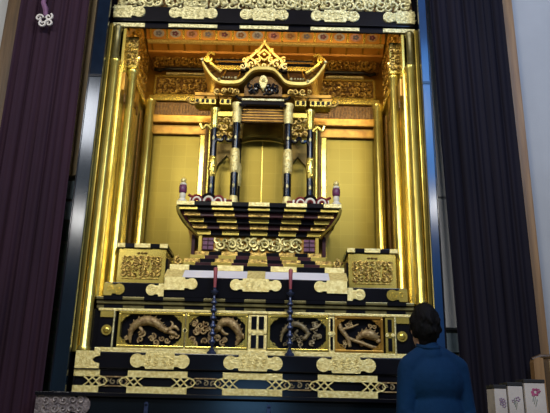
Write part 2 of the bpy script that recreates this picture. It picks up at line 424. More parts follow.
# slotted posts between the panels
def slot_post(x0, x1, n, m=PALE):
    p = obj('slotted_post', B(x0, x1, 4.195, 4.237, 1.472, 1.706), m, ac)
    bm = BM(); w = (x1 - x0) / (2 * n + 1)
    for i in range(n):
        a = x0 + w * (2 * i + 1) - w * .2; b = a + w * 1.4
        box(bm, a, b, 4.189, 4.196, 1.488, 1.570); box(bm, a, b, 4.189, 4.196, 1.608, 1.690)
    objs('slot', bm, LACQ, p)
    bm = BM()
    for i in range(n + 1):
        a = x0 + w * 2 * i; disc(bm, a + w / 2, 1.589, .012, 4.186, 4.196, 10)
    objs('rosette', bm, PALE, p)
slot_post(-.040, .080, 2)
slot_post(-.453, -.444, 1); slot_post(.482, .518, 1); slot_post(.850, .905, 1, GOLD)
for s in (-1, 1):
    p = obj('corner_post', B(s * .955 - .055, s * .955 + .055, 4.20, 4.237, 1.472, 1.706), LACQ, ac)
    bm = BM(); disc(bm, s * .955, 1.582, .034, 4.184, 4.20, 14); box(bm, s * .955 - .05, s * .955 + .05, 4.19, 4.20, 1.665, 1.706)
    ball(bm, (s * .955, 4.184, 1.582), (.022, .012, .022), 10)
    obj('gilt_roundel', bm, GOLD, p, True)
    obj('silver_rod', tube(BM(), [(s * .912, 4.185, 1.472), (s * .912, 4.185, 1.706)], .006, 8), PALE2, p)

# stepped mouldings above the gallery
for i, (z0, z1, y) in enumerate(((1.724, 1.748, 4.205), (1.752, 1.774, 4.19), (1.778, 1.798, 4.175))):
    o = obj('moulding', B(-1.04, 1.04, y, 4.34, z0, z1, bev=.004), GOLD_O, ac)
    if i != 1:
        bm = BM()
        for x in [k * .265 - 1.06 + .13 for k in range(8)]:
            box(bm, x - .062, x + .062, y - .004, y + .01, z0 - .001, z1 + .001)
        objs('lacquer_block', bm, LACQ, o)
# side shelf beams
for s in (-1, 1):
    o = obj('shelf_beam', B(min(s * .605, s * 1.0), max(s * .605, s * 1.0), 4.205, 4.9, 1.80, 1.898, bev=.004), LACQ, ac)
    bm = BM(); scr = fitting_pts(.606, .725, 1.808, 1.893, left=False); poly(bm, scr if s > 0 else mirror_pts(scr), 4.194, 4.206)
    spiral(bm, s * .683, 1.85, 4.193, .026, .005, 1.3, 1)
    obj('gilt_fitting', bm, PALE, o)
    bm = BM(); scr = fitting_pts(.865, 1.003, 1.808, 1.893, right=False); poly(bm, scr if s > 0 else mirror_pts(scr), 4.194, 4.206)
    spiral(bm, s * .91, 1.85, 4.193, .026, .005, 1.3, -1); spiral(bm, s * .965, 1.85, 4.193, .022, .005, 1.3, 1)
    obj('gilt_fitting', bm, GOLD, o)
obj('shelf_floor', B(-1.0, 1.0, 4.34, 5.14, 1.74, 1.80), LACQ, ac)

# pillars and jambs
def pillar(x, y, r, z0, z1, cap=None, m=GOLD):
    pr = [(r * 1.25, z0), (r * 1.25, z0 + .03), (r, z0 + .045), (r, z1 - .05), (r * 1.2, z1 - .04), (r * 1.3, z1 - .015), (r * .9, z1)]
    p = obj('pillar', lathe(BM(), pr, x, y, 24), m, ac, True)
    return p
for s in (-1, 1):
    pillar(s * 1.098, 4.215, .036, 1.44, 3.575)
    p = pillar(s * 1.105, 4.225, .026, 3.575, 3.872, m=GOLD_O)
    pillar(s * 1.010, 4.41, .034, 1.80, 3.60)
    p = obj('pillar_head', B(s * 1.02 - .045, s * 1.02 + .045, 4.37, 4.45, 3.60, 3.873, bev=.008), GOLD, ac)
    bm = BM(); scrollwork(bm, s * 1.02 - .045, s * 1.02 + .045, 3.62, 3.86, 4.366, .05, .009, 20 + s); obj('carving', bm, GOLD_C, p, True)
    pillar(s * .985, 5.02, .040, 1.80, 3.66)
    obj('jamb_moulding', B(s * 1.15 - .014, s * 1.15 + .014, 4.19, 4.26, 1.44, 3.872, bev=.006), GOLD, ac)
    obj('jamb_moulding', B(s * 1.055 - .012, s * 1.055 + .012, 4.235, 4.34, 1.80, 3.872, bev=.005), GOLD, ac)
    obj('gilt_side_panel', B(s * 1.07 - .02, s * 1.07 + .02, 4.34, 5.1, 1.80, 4.20), GOLD, ac)
    # thin black edge and cusped bracket between pillars
    obj('panel_edge', B(s * 1.035 - .006, s * 1.035 + .006, 4.90, 4.95, 1.80, 3.5), GOLD_D, ac)
    for y, z in ((4.32, 3.36), (4.72, 3.46)):
        bm = BM()
        P = [(y - .05, z + .14), (y + .05, z + .14), (y + .045, z), (y + .02, z - .03), (y, z + .03), (y - .02, z - .03), (y - .045, z)]
        prof(bm, P, s * 1.04 - .012, s * 1.04 + .012)
        o = obj('cusped_bracket', bm, GOLD_A, ac)
        obj('bracket_hollow', B(s * 1.026 - .004, s * 1.026 + .004, y - .022, y + .022, z - .09, z - .02), GOLD_D, o)

# top beam, carved frieze above
tb = obj('top_beam', B(-1.135, 1.135, 4.20, 4.25, 3.905, 4.032, bev=.004), LACQ, ac)
obj('beam_underboard', B(-1.13, 1.13, 4.225, 4.24, 3.86, 3.905), LACQ, tb)
for xc in (-.54, 0, .54):
    bm = poly(BM(), fitting_pts(xc - .185, xc + .185, 3.925, 4.03), 4.188, 4.201)
    scrollwork(bm, xc - .17, xc + .17, 3.935, 4.02, 4.188, .05, .0045, int(xc * 9) + 30)
    obj('gilt_fitting', bm, PALE2, tb)
    obj('gilt_strip', B(xc - .185, xc + .185, 4.213, 4.226, 3.866, 3.893), PALE2, tb)
for s in (-1, 1):
    pts = fitting_pts(-1.145, -.905, 3.925, 4.03, left=False)
    bm = poly(BM(), pts if s < 0 else mirror_pts(pts), 4.186, 4.201)
    scrollwork(bm, s * 1.035 - .12, s * 1.035 + .12, 3.935, 4.02, 4.187, .05, .0045, 40 + s)
    obj('gilt_fitting', bm, PALE2, tb)
    obj('gilt_strip', B(s * 1.025 - .12, s * 1.025 + .12, 4.213, 4.226, 3.862, 3.893), PALE2, tb)
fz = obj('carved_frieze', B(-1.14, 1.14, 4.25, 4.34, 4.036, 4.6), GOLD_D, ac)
bm = BM(); scrollwork(bm, -1.13, 1.13, 4.04, 4.24, 4.235, .07, .013, 50); scrollwork(bm, -1.12, 1.12, 4.05, 4.23, 4.22, .085, .010, 51)
obj('frieze_scrolls', bm, PALE2, fz, True)

# niche ceiling: coffers with small paintings
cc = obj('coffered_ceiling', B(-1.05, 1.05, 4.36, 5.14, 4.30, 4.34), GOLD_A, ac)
CV = mat('glowing_amber', (0.62, 0.30, 0.05), (0.46, 0.20, 0.03), 0.4, 0.35, 8)
cv = obj('painted_cove', prof(BM(), [(4.83, 4.262), (4.88, 4.178), (4.90, 4.178), (4.90, 4.30), (4.83, 4.30)], -1.04, 1.04), CV, cc)
bm = BM()
for i in range(15):
    x = -1.0 + i * 2.0 / 14; prof(bm, [(4.822, 4.262), (4.870, 4.178), (4.88, 4.178), (4.84, 4.262)], x - .009, x + .009)
objs('coffer_ribs', bm, GOLD, cc)
pc = [mat('sky_paint', (.46, .50, .66), (.34, .32, .34), .5, 0, 30), mat('rose_paint', (.60, .34, .38), (.42, .2, .18), .5, 0, 30), mat('cream_paint', (.50, .38, .22), (.34, .20, .08), .5, 0, 30)]
SL = math.atan2(.05, .084)
def on_cove(bm, x, off):
    bmesh.ops.rotate(bm, verts=bm.verts, cent=(0, 0, 0), matrix=Matrix.Rotation(SL, 3, 'X'))
    bmesh.ops.translate(bm, verts=bm.verts, vec=(x, 4.855 - off * .86, 4.22 - off * .5)); return bm
for i in range(14):
    x = -1.0 + (i + .5) * 2.0 / 14
    bm = poly(BM(), [(.048 * math.cos(a * PI / 6), .034 * math.sin(a * PI / 6)) for a in range(12)], -.003, .003)
    o = obj('ceiling_painting', on_cove(bm, x, .004), pc[[0, 0, 1, 2, 2][i % 5]], cc)
    bm = BM()
    for k in range(5): ball(bm, (.018 * math.cos(k * 1.257), 0, .013 * math.sin(k * 1.257)), (.013, .003, .010), 6)
    obj('painted_flower', on_cove(bm, x, .008), [mat('slate_paint', (.16, .17, .30), None, .5), PURP, mat('brown_paint', (.25, .12, .06), None, .5)][i % 3], o)
obj('ceiling_beam', B(-1.03, 1.03, 4.87, 4.91, 4.150, 4.172, bev=.006), PALE, cc)
obj('beam_shadow_gap', B(-1.03, 1.03, 4.885, 4.91, 4.172, 4.18), GOLD_D, cc)
c2 = obj('lower_cove', prof(BM(), [(4.91, 4.17), (4.99, 4.135), (5.0, 4.12), (5.14, 4.12), (5.14, 4.20), (4.91, 4.20)], -1.04, 1.04), CV, cc)
bm = BM()
for i in range(0, 15):
    x = -1.0 + i * 2.0 / 14; prof(bm, [(4.905, 4.167), (4.985, 4.13), (4.995, 4.135), (4.92, 4.172)], x - .008, x + .008)
objs('cove_ribs', bm, GOLD_A, c2)

# back wall of the niche, band by band
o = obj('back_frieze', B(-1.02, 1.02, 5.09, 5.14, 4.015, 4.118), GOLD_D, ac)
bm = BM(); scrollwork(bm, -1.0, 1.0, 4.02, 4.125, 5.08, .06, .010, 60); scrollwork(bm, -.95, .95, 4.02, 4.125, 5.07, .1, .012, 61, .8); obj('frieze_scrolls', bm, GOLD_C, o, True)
for s in (-1, 1):
    bm = BM(); c0 = s * .71
    tube(bm, [(c0 - .27, 5.06, 3.985), (c0 - .22, 5.05, 3.965), (c0 - .16, 5.05, 3.985), (c0 + .16, 5.05, 3.985), (c0 + .22, 5.05, 3.965), (c0 + .27, 5.06, 3.985)], .017, 8)
    obj('curved_rail', bm, LACQ, ac, True)
    obj('gold_strip', B(c0 - .17, c0 + .17, 5.07, 5.10, 3.945, 3.962), PALE2, ac)
    fr = obj('openwork_panel', B(c0 - .26, c0 + .26, 5.10, 5.14, 3.735, 3.93), GOLD_D, ac)
    bm = BM()
    for z in (3.735, 3.918): box(bm, c0 - .27, c0 + .27, 5.075, 5.11, z, z + .016)
    for x in (-.27, .252): box(bm, c0 + x, c0 + x + .018, 5.075, 5.11, 3.735, 3.93)
    obj('panel_frame', bm, GOLD, fr)
    bm = BM(); scrollwork(bm, c0 - .24, c0 + .24, 3.755, 3.915, 5.088, .055, .0085, 70 + s); obj('carving', bm, GOLD_C, fr, True)
    obj('wall_beam', B(c0 - .30, c0 + .30, 5.05, 5.14, 3.675, 3.725, bev=.006), GOLD, ac)
    rb = obj('ribbed_band', B(c0 - .30, c0 + .30, 5.08, 5.14, 3.53, 3.67), GOLD_D, ac)
    bm = BM()
    for k in range(22): box(bm, c0 - .27 + k * .0255, c0 - .27 + k * .0255 + .011, 5.068, 5.085, 3.54, 3.655)
    objs('rib', bm, GOLD_D, rb)
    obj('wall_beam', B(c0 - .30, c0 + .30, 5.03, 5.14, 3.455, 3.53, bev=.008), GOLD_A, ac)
    # gold-leaf back panel and its frame
    p = obj('gold_leaf_panel', B(s * .735 - .25, s * .735 + .25, 5.10, 5.14, 1.80, 3.455), LEAF, ac)
    bm = BM(); box(bm, s * .735 - .25, s * .735 + .25, 5.07, 5.11, 3.36, 3.455, .01)
    obj('panel_head', bm, GOLD_A, p); bm = BM()
    box(bm, s * .52 - .025, s * .52 + .025, 5.06, 5.11, 1.80, 3.36, .008)
    obj('panel_stile', bm, GOLD, p)
    obj('inner_pillar', lathe(BM(), [(.03, 1.8), (.024, 1.84), (.024, 3.42), (.034, 3.455)], s * .455, 5.06, 16), GOLD, ac, True)
    obj('lacquer_fillet', B(s * .485 - .009, s * .485 + .009, 5.04, 5.10, 1.80, 3.455), GOLD_D, ac)
obj('gold_leaf_panel', B(-.44, .44, 5.11, 5.14, 1.80, 3.6), LEAF, ac)
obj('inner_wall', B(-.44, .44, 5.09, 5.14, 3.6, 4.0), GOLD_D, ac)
# brackets at the niche's upper corners, climbing the side panels
for s in (-1, 1):
    bm = BM()
    for y in (4.5, 4.6, 4.7, 4.8, 4.9, 5.0):
        for z in (3.66, 3.76, 3.86, 3.96, 4.06):
            a0 = y * 7 + z * 11
            n = 12; tube(bm, [(s * 1.045 - s * .006 * i / n, y + .042 * (1 - .8 * i / n) * math.cos(a0 + 8 * i / n), z + .042 * (1 - .8 * i / n) * math.sin(a0 + 8 * i / n)) for i in range(n + 1)], .009, 5)
    obj('side_carving', bm, GOLD_C, ac, True)
    obj('side_beam', B(s * 1.04 - .02, s * 1.04 + .02, 4.45, 5.06, 3.58, 3.62, bev=.005), GOLD, ac)

# lacquer doors folded back on both sides
for s in (-1, 1):
    E = 1.219 if s < 0 else 1.193; I = 1.128 if s < 0 else 1.135
    def dx(a, b, y0, y1, z0, z1):
        return B(min(s * a, s * b), max(s * a, s * b), y0, y1, z0, z1, bev=.004)
    DM = DOORM if s < 0 else mat('reflection_blue_lacquer', (0.010, 0.042, 0.120), (0.007, 0.030, 0.085), 0.17, 0, 3)  # right door's blue reflection is put into a bluer base colour
    d = obj('door', dx(I, E, 4.025, 4.06, 1.19, 3.325), DM, ac)
    obj('upper_leaf', dx(I, E, 4.025, 4.06, 3.343, 4.6), DM if s > 0 else mat('dark_lacquer', (.003, .009, .022), None, .12, spec=.2), d)
    obj('door_edge', dx(E - .006, E + .006, 4.021, 4.064, 1.19, 4.6), LACQ, d)
    bm = BM(); box(bm, min(s * I, s * E), max(s * I, s * E), 4.022, 4.06, 3.325, 3.343); obj('hinge', bm, LACQ, d)
    obj('door_return', B(s * 1.171 - .007, s * 1.171 + .007, 4.06, 4.28, 1.19, 4.6), LACQ, d)

# ------------------------------------------------------------------ pedestal
pd = thing('altar_pedestal', 'flared stepped pedestal with red and gold bands carrying the inner shrine', 'pedestal', (0, 4.6, 1.80))
def band(name, hw, y, z0, z1, m, gm, gx, gw, parent=pd, yb=4.98, bev=.003):
    o = obj(name, B(-hw, hw, y, yb, z0, z1, bev=bev), m, parent)
    for x in gx:
        a, b = max(x - gw, -hw - .003), min(x + gw, hw + .003)
        obj('gilt_fitting', B(a, b, y - .007, y + .01, z0 + .001, z1 - .001, bev=.002), gm, o)
    return o
# centre beam
cb = obj('front_beam', B(-.597, .597, 4.185, 4.95, 1.8015, 1.938, bev=.004), LACQ, pd)
bm = poly(BM(), fitting_pts(-.17, .17, 1.85, 1.936), 4.172, 4.186); scrollwork(bm, -.08, .08, 1.862, 1.924, 4.172, .04, .003, 81); obj('gilt_fitting', bm, PALE, cb)
for s in (-1, 1):
    pts = fitting_pts(-.602, -.385, 1.85, 1.936, left=False)
    obj('gilt_fitting', poly(BM(), pts if s < 0 else mirror_pts(pts), 4.172, 4.186), PALE, cb)
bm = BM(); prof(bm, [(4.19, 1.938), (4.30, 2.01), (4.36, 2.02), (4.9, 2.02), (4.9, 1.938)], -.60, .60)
sl = obj('sloping_ledge', bm, GLARE, pd)  # lacquer ledge with its pale reflection painted in
bm = BM()
for x in (-.55, 0, .55): prof(bm, [(4.183, 1.939), (4.292, 2.012), (4.30, 2.008), (4.19, 1.935)], x - .06, x + .06)
objs('ledge_fitting', bm, PALE, sl)
band('base_board', .602, 4.36, 2.022, 2.062, LACQ, PALE, (-.56, -.185, .185, .56), .09)
for i, (hw, y, z0, z1) in enumerate(((.56, 4.44, 2.064, 2.10), (.525, 4.49, 2.102, 2.138), (.49, 4.54, 2.14, 2.176), (.46, 4.58, 2.178, 2.212))):
    k = .27 * hw / .59
    band('lower_step', hw, y, z0, z1, REDL if i % 2 == 0 else LACQ, GOLD_C if i % 2 else GOLD, (-2 * k, -k, 0, k, 2 * k), k * .28)
nk = obj('carved_neck', B(-.43, .43, 4.61, 4.98, 2.212, 2.335), GOLD_A, pd)
bm = BM(); scrollwork(bm, -.33, .33, 2.22, 2.33, 4.603, .055, .010, 90); scrollwork(bm, -.32, .32, 2.225, 2.325, 4.59, .08, .009, 91); obj('carving', bm, mat('leaf_gilt', (.80, .68, .28), (.40, .34, .10), .35, .4, 60), nk, True)
for s in (-1, 1):
    bm = BM(); box(bm, s * .375 - .04, s * .375 + .04, 4.598, 4.612, 2.225, 2.322, .004)
    e = obj('violet_inlay', bm, PURP, nk)
    bm = BM()
    for q in range(3): box(bm, s * .375 - .043, s * .375 + .043, 4.594, 4.60, 2.228 + q * .034, 2.234 + q * .034)
    box(bm, s * .375 - .003, s * .375 + .003, 4.594, 4.60, 2.225, 2.322)
    objs('inlay_bars', bm, REDL, e)
    obj('neck_post', B(s * .432 - .012, s * .432 + .012, 4.585, 4.66, 2.205, 2.34), GOLD, nk)
steps = ((.46, 4.58, 2.337, 2.372), (.49, 4.54, 2.374, 2.408), (.52, 4.50, 2.41, 2.442), (.55, 4.45, 2.444, 2.476), (.572, 4.41, 2.478, 2.502))
for i, (hw, y, z0, z1) in enumerate(steps):
    k = .27 * hw / .59
    band('upper_step', hw, y, z0, z1, REDL if i % 2 else LACQ, GOLD_C if i % 2 else GOLD, (-2 * k, -k, 0, k, 2 * k), k * .30)
band('top_board', .59, 4.385, 2.504, 2.536, LACQ, PALE, (-.54, -.27, 0, .27, .54), .075)
for s in (-1, 1):
    for q in range(3):
        bm = BM(); o = q * .045
        P = sm_curve([(s * (.588 - o * .6), 4.39 + o, 2.50), (s * (.575 - o * .6), 4.41 + o, 2.45), (s * (.53 - o * .5), 4.47 + o, 2.39), (s * (.47), 4.56 + o * .3, 2.345), (s * .455, 4.58 + o * .3, 2.33)], 5)
        tube(bm, P, [.011 + .004 * math.sin(PI * i / (len(P) - 1)) for i in range(len(P))], 6)
        obj('flared_bracket', bm, GOLD if q != 1 else REDL, pd, True)
    # back half: gold cheek behind the brackets
    bm = BM(); poly(bm, [(s * .44, 2.20), (s * .48, 2.20), (s * .57, 2.50), (s * .44, 2.50)][::s], 4.70, 4.74); obj('side_cheek', bm, GOLD_A, pd)
    o = obj('side_upright', B(s * .485 - .012, s * .485 + .012, 4.60, 4.70, 2.14, 2.345), REDL, pd)
    obj('side_scroll', spiral(BM(), s * .555, 2.10, 4.38 + .03, .032, .012, 1.3, -s, PI / 2), GOLD_C, pd, True)
# balustrade with curled red and white ends on the top board
for s in (-1, 1):
    rl = obj('balustrade', tube(BM(), sm_curve([(s * .20, 4.44, 2.562), (s * .36, 4.44, 2.562), (s * .46, 4.44, 2.572), (s * .52, 4.44, 2.602)], 5), .010, 8), RED, pd, True)
    for x, m, r in ((.30, RED, .034), (.37, LACQ, .045), (.455, RED, .036)):
        n = 9
        for q, (mm, rr) in enumerate(((m, r), (WHITE, r * .62), (RED, r * .3))):
            P = [(s * x + rr * 1.15 * math.cos(PI * i / (n - 1)), 4.432 - .008 * q, 2.548 + rr * 1.3 * math.sin(PI * i / (n - 1))) for i in range(n)]
            obj('curled_end', tube(BM(), P, .009 if q else .011, 6), mm, rl, True)
    bm = BM()
    for x in (.25, .335, .42, .50): box(bm, s * x - .008, s * x + .008, 4.425, 4.455, 2.536, 2.575, .002)
    objs('baluster', bm, WHITE, rl)

# small ornaments at both corners of the pedestal top
for s, nm in ((-1, 'left'), (1, 'right')):
    t = thing('altar_ornament', 'small violet and white ornament with gold ball top on the %s corner of the pedestal' % nm, 'ornament', (s * .560, 4.42, 2.5365), 'pedestal corner ornaments')
    x, y = s * .560, 4.42
    obj('foot', lathe(BM(), [(.030, 2.537), (.032, 2.552), (.018, 2.566), (.024, 2.585), (.020, 2.605)], x, y, 14), WHITE, t, True)
    obj('drum', lathe(BM(), [(.022, 2.605), (.029, 2.615), (.029, 2.655), (.022, 2.665)], x, y, 14), PURP, t, True)
    obj('ring', lathe(BM(), [(.024, 2.665), (.027, 2.672), (.018, 2.684)], x, y, 14), WHITE, t, True)
    obj('ball_finial', ball(BM(), (x, y, 2.702), (.020, .020, .024), 12), PALE, t, True)

# ------------------------------------------------------------------ inner shrine
sh = thing('inner_shrine', 'gilded miniature shrine with curved roof and black banded columns on the pedestal', 'shrine', (0, 4.75, 2.537))
obj('shrine_floor', B(-.46, .46, 4.60, 4.98, 2.537, 2.556, bev=.004), LACQ, sh)
def column(x, y, top, sleeve, outer):
    r = .030 if not outer else .027
    c = obj('column', lathe(BM(), [(r, 2.556), (r, top)], x, y, 16), LACQ, sh, True)
    bm = BM()
    lathe(bm, [(r * 1.35, 2.556), (r * 1.5, 2.575), (r * 1.25, 2.62), (r * 1.05, 2.66 if not outer else 2.60)], x, y, 16)
    obj('base_sleeve', bm, PALE, c, True)
    a, b = sleeve
    bm = BM(); lathe(bm, [(r * 1.02, a), (r * 1.18, a + .025), (r * 1.25, (a + b) / 2), (r * 1.18, b - .025), (r * 1.02, b)], x, y, 16)
    for k in range(5): ball(bm, (x + .012 * (-1) ** k, y - r * 1.1, a + .02 + k * (b - a - .04) / 4), (.011, .007, .016), 8)
    obj('gilt_sleeve', bm, PALE if not outer else GOLD, c, True)
    bm = BM(); lathe(bm, [(r * 1.02, top - .17), (r * 1.25, top - .14), (r * 1.2, top - .04), (r * 1.5, top - .02), (r * 1.5, top)], x, y, 16)
    obj('capital_sleeve', bm, PALE if not outer else GOLD, c, True)
    # small raised studs on the black shaft
    bm = BM()
    for z in (2.74, 3.14): ball(bm, (x, y - r, z), (.010, .006, .020), 8)
    objs('stud', bm, PALE2, c, True)
for s in (-1, 1):
    column(s * .205, 4.63, 3.44, (2.85, 3.05), False)
    column(s * .380, 4.65, 3.40, (2.82, 2.99), True)
    column(s * .205, 4.94, 3.44, (2.85, 3.05), False)
# back doors of the shrine
p = obj('shrine_back', B(-.40, .40, 4.955, 4.975, 2.556, 3.30), LEAF, sh)
bm = BM(); box(bm, -.004, .004, 4.948, 4.958, 2.556, 3.26)
tube(bm, sm_curve([(-.18, 4.952, 3.24), (-.1, 4.952, 3.262), (0, 4.952, 3.268), (.1, 4.952, 3.262), (.18, 4.952, 3.24)], 4), .007, 6)
obj('door_seam', bm, GOLD, p, True)
for s in (-1, 1):
    bm = BM(); c0 = s * .295
    # cusped window head in each side bay
    poly(bm, [(c0 - .085, 3.22), (c0 - .085, 2.98), (c0 - .07, 3.04), (c0 - .04, 3.07), (c0, 3.12), (c0 + .04, 3.07), (c0 + .07, 3.04), (c0 + .085, 2.98), (c0 + .085, 3.22)], 4.925, 4.95)
    obj('cusped_head', bm, mat('umber_gold', (.26, .17, .03), (.18, .11, .02), .4, .5), p)
# transom brackets between the columns
for s in (-1, 1):
    tr = obj('transom', B(s * .2925 - .0865, s * .2925 + .0865, 4.63, 4.66, 3.33, 3.375, bev=.004), GOLD, sh)
    bm = BM(); scrollwork(bm, s * .2925 - .075, s * .2925 + .075, 3.16, 3.33, 4.645, .055, .010, 100 + s); obj('carving', bm, GOLD_C, tr, True)
    bm = BM()
    for d in (-1, 1):
        P = sm_curve([(s * .2925 + d * .085, 4.64, 3.08), (s * .2925 + d * .06, 4.635, 3.13), (s * .2925 + d * .025, 4.63, 3.12), (s * .2925 + d * .004, 4.63, 3.17)], 5)
        tube(bm, P, [.014] * (len(P) - 3) + [.011, .008, .005], 7)
    objs('animal_bracket', bm, LACQ, tr, True)
    bm = BM()
    for d in (-1, 1): ball(bm, (s * .2925 + d * .03, 4.615, 3.125), (.009, .009, .009), 8)
    objs('bracket_tip', bm, PALE2, tr, True)
    # outer nosings
    bm = BM(); P = sm_curve([(s * .40, 4.64, 3.22), (s * .44, 4.63, 3.25), (s * .47, 4.63, 3.22), (s * .49, 4.63, 3.26)], 5); tube(bm, P, .013, 7)
    obj('nosing', bm, GOLD, sh, True)
# lintel
li = obj('lintel', B(-.185, .185, 4.60, 4.66, 3.425, 3.455, bev=.004), LACQ, sh)
bm = BM(); box(bm, -.17, .17, 4.592, 4.602, 3.458, 3.474); obj('lintel_strip', bm, PALE2, li)
bm = BM()
for s in (-1, 1):
    P = sm_curve([(s * .17, 4.59, 3.465), (s * .2, 4.585, 3.47), (s * .215, 4.585, 3.495)], 4); tube(bm, P, [.012] * (len(P) - 1) + [.006], 7)
    P = sm_curve([(s * .13, 4.59, 3.42), (s * .16, 4.585, 3.405), (s * .185, 4.585, 3.42)], 4); tube(bm, P, [.011] * (len(P) - 1) + [.006], 7)
objs('lintel_horn', bm, LACQ, li, True)
o = obj('ranma_screen', B(-.18, .18, 4.66, 4.69, 3.30, 3.425), GOLD_D, sh)
bm = BM()
for k in range(5): box(bm, -.175, .175, 4.652, 4.662, 3.305 + k * .024, 3.313 + k * .024)
obj('screen_bars', bm, GOLD_A, o)
# bracket blocks under the eaves
for s in (-1, 1):
    for x in (.30, .42, .50):
        bk = obj('bracket_block', B(s * x - .045, s * x + .045, 4.60, 4.70, 3.42, 3.47, bev=.004), GOLD, sh)
        bm = BM()
        for d in (-1, 1): box(bm, s * x + d * .022 - .012, s * x + d * .022 + .012, 4.592, 4.602, 3.432, 3.460)
        objs('block_socket', bm, LACQ, bk)
        obj('block_arm', B(s * x - .055, s * x + .055, 4.62, 4.68, 3.478, 3.50, bev=.003), GOLD_A, bk)
    obj('eave_purlin', B(s * .35 - .2, s * .35 + .2, 4.62, 4.9, 3.505, 3.535, bev=.004), GOLD_A, sh)
    P = sm_curve([(s * .5, 4.61, 3.44), (s * .56, 4.6, 3.42), (s * .6, 4.6, 3.45), (s * .59, 4.6, 3.48)], 4)
    obj('tail_rafter', tube(BM(), P, [.016 - .008 * i / len(P) for i in range(len(P))], 7), GOLD_C, sh, True)
# roof with a humped eave line
half = [(0, 3.685), (.05, 3.683), (.09, 3.668), (.13, 3.625), (.165, 3.58), (.21, 3.557), (.30, 3.553), (.36, 3.566), (.41, 3.61), (.45, 3.665), (.49, 3.735)]
line = [(-x, z) for x, z in half[:0:-1]] + half
L3 = sm_curve(line, 3)
def ribbon(y0, y1, dz0, dz1, ztop=None):
    bm = BM(); pts = [(x, z + dz0) for x, z in L3] + [(x, z + dz1) for x, z in L3[::-1]]
    a = [bm.verts.new((x, y0, z)) for x, z in pts]; b = [bm.verts.new((x, y1, z)) for x, z in pts]; n = len(L3); N = 2 * n
    for i in range(n - 1):
        bm.faces.new((a[i], a[i + 1], a[N - 2 - i], a[N - 1 - i])); bm.faces.new((b[i], b[i + 1], b[N - 2 - i], b[N - 1 - i]))
    for i in range(N): bm.faces.new((a[i], a[(i + 1) % N], b[(i + 1) % N], b[i]))
    return bm
obj('eave_board', ribbon(4.50, 4.54, 0, .026), mat('bright_gilt', (0.95, 0.76, 0.22), (0.8, 0.6, 0.14), .3, .45), sh, True)
obj('eave_soffit', ribbon(4.54, 4.96, .004, .020), GOLD_A, sh, True)
# sloping roof skin: from eave line back up to the ridge
bm = BM(); rows = []
for k in range(7):
    t = k / 6; rows.append([bm.verts.new((x * (1 - .12 * t), 4.51 + .24 * t, (z + .03) * (1 - t) + (3.87 if abs(x) < 1 else 0) * t - .03 * math.sin(PI * t))) for x, z in L3])
for k in range(6):
    for i in range(len(L3) - 1): bm.faces.new((rows[k][i], rows[k][i + 1], rows[k + 1][i + 1], rows[k + 1][i]))
rf = obj('roof', bm, mat('roof_brown', (.085, .040, .014), (.045, .02, .008), .35, .3, 30), sh, 'all')
rf.modifiers.new('thick', 'SOLIDIFY').thickness = .012
bm = BM()
for i in range(0, len(L3), 5):
    tube(bm, [(L3[i][0] * (1 - .12 * t), 4.505 + .24 * t, (L3[i][1] + .036) * (1 - t) + 3.876 * t - .03 * math.sin(PI * t)) for t in (0, .2, .4, .6, .8, 1)], .008, 5)
obj('roof_rib', bm, GOLD_A, rf, True)
for s in (-1, 1):
    rg = obj('ridge', B(s * .25 - .13, s * .25 + .13, 4.66, 4.80, 3.80, 3.835, bev=.003), LACQ, sh)
    obj('ridge_cap', B(s * .26 - .14, s * .26 + .14, 4.66, 4.79, 3.85, 3.868, bev=.003), LACQ, rg)
    obj('ridge_band', B(s * .26 - .15, s * .26 + .15, 4.665, 4.80, 3.835, 3.85), GOLD_A, rg)
    obj('ridge_foot', B(s * .25 - .14, s * .25 + .14, 4.645, 4.80, 3.76, 3.80, bev=.004), GOLD, rg)
    bm = BM(); P = sm_curve([(s * .34, 4.58, 3.70), (s * .40, 4.57, 3.74), (s * .46, 4.56, 3.80), (s * .44, 4.56, 3.86), (s * .40, 4.57, 3.85)], 5)
    tube(bm, P, [.018 - .008 * i / len(P) for i in range(len(P))], 7); spiral(bm, s * .455, 3.80, 4.55, .035, .010, 1.2, s)
    obj('ridge_hook', bm, GOLD, sh, True)
    bm = BM()
    for x, z in ((.35, 3.585), (.22, 3.60), (.49, 3.76)): ball(bm, (s * x, 4.495, z), .013, 8)
    for k in range(4): ball(bm, (s * (.25 + k * .022), 4.497, 3.603), .008, 6)
    objs('eave_stud', bm, PALE2, sh, True)
    # carved skirt under the eave
    bm = BM(); scrollwork(bm, s * .29 - .10, s * .29 + .10, 3.485, 3.55, 4.56, .045, .010, 110 + s); obj('eave_carving', bm, GOLD_C, sh, True)
# gable pediment
pdm = obj('pediment', poly(BM(), [(-.15, 3.49), (.15, 3.49), (.15, 3.57), (.10, 3.63), (.06, 3.665), (-.06, 3.665), (-.10, 3.63), (-.15, 3.57)], 4.58, 4.60), GOLD_D, sh)
bm = BM(); scrollwork(bm, -.13, .13, 3.50, 3.60, 4.57, .05, .009, 120); obj('carving', bm, LACQ, pdm, True)
bm = BM(); poly(bm, [(0, 3.515), (.02, 3.55), (.035, 3.60), (.02, 3.64), (0, 3.65), (-.02, 3.64), (-.035, 3.60), (-.02, 3.55)], 4.53, 4.56); ball(bm, (0, 4.53, 3.535), .012, 8); ball(bm, (0, 4.525, 3.60), .014, 8)
obj('gable_pendant', bm, PALE, pdm)
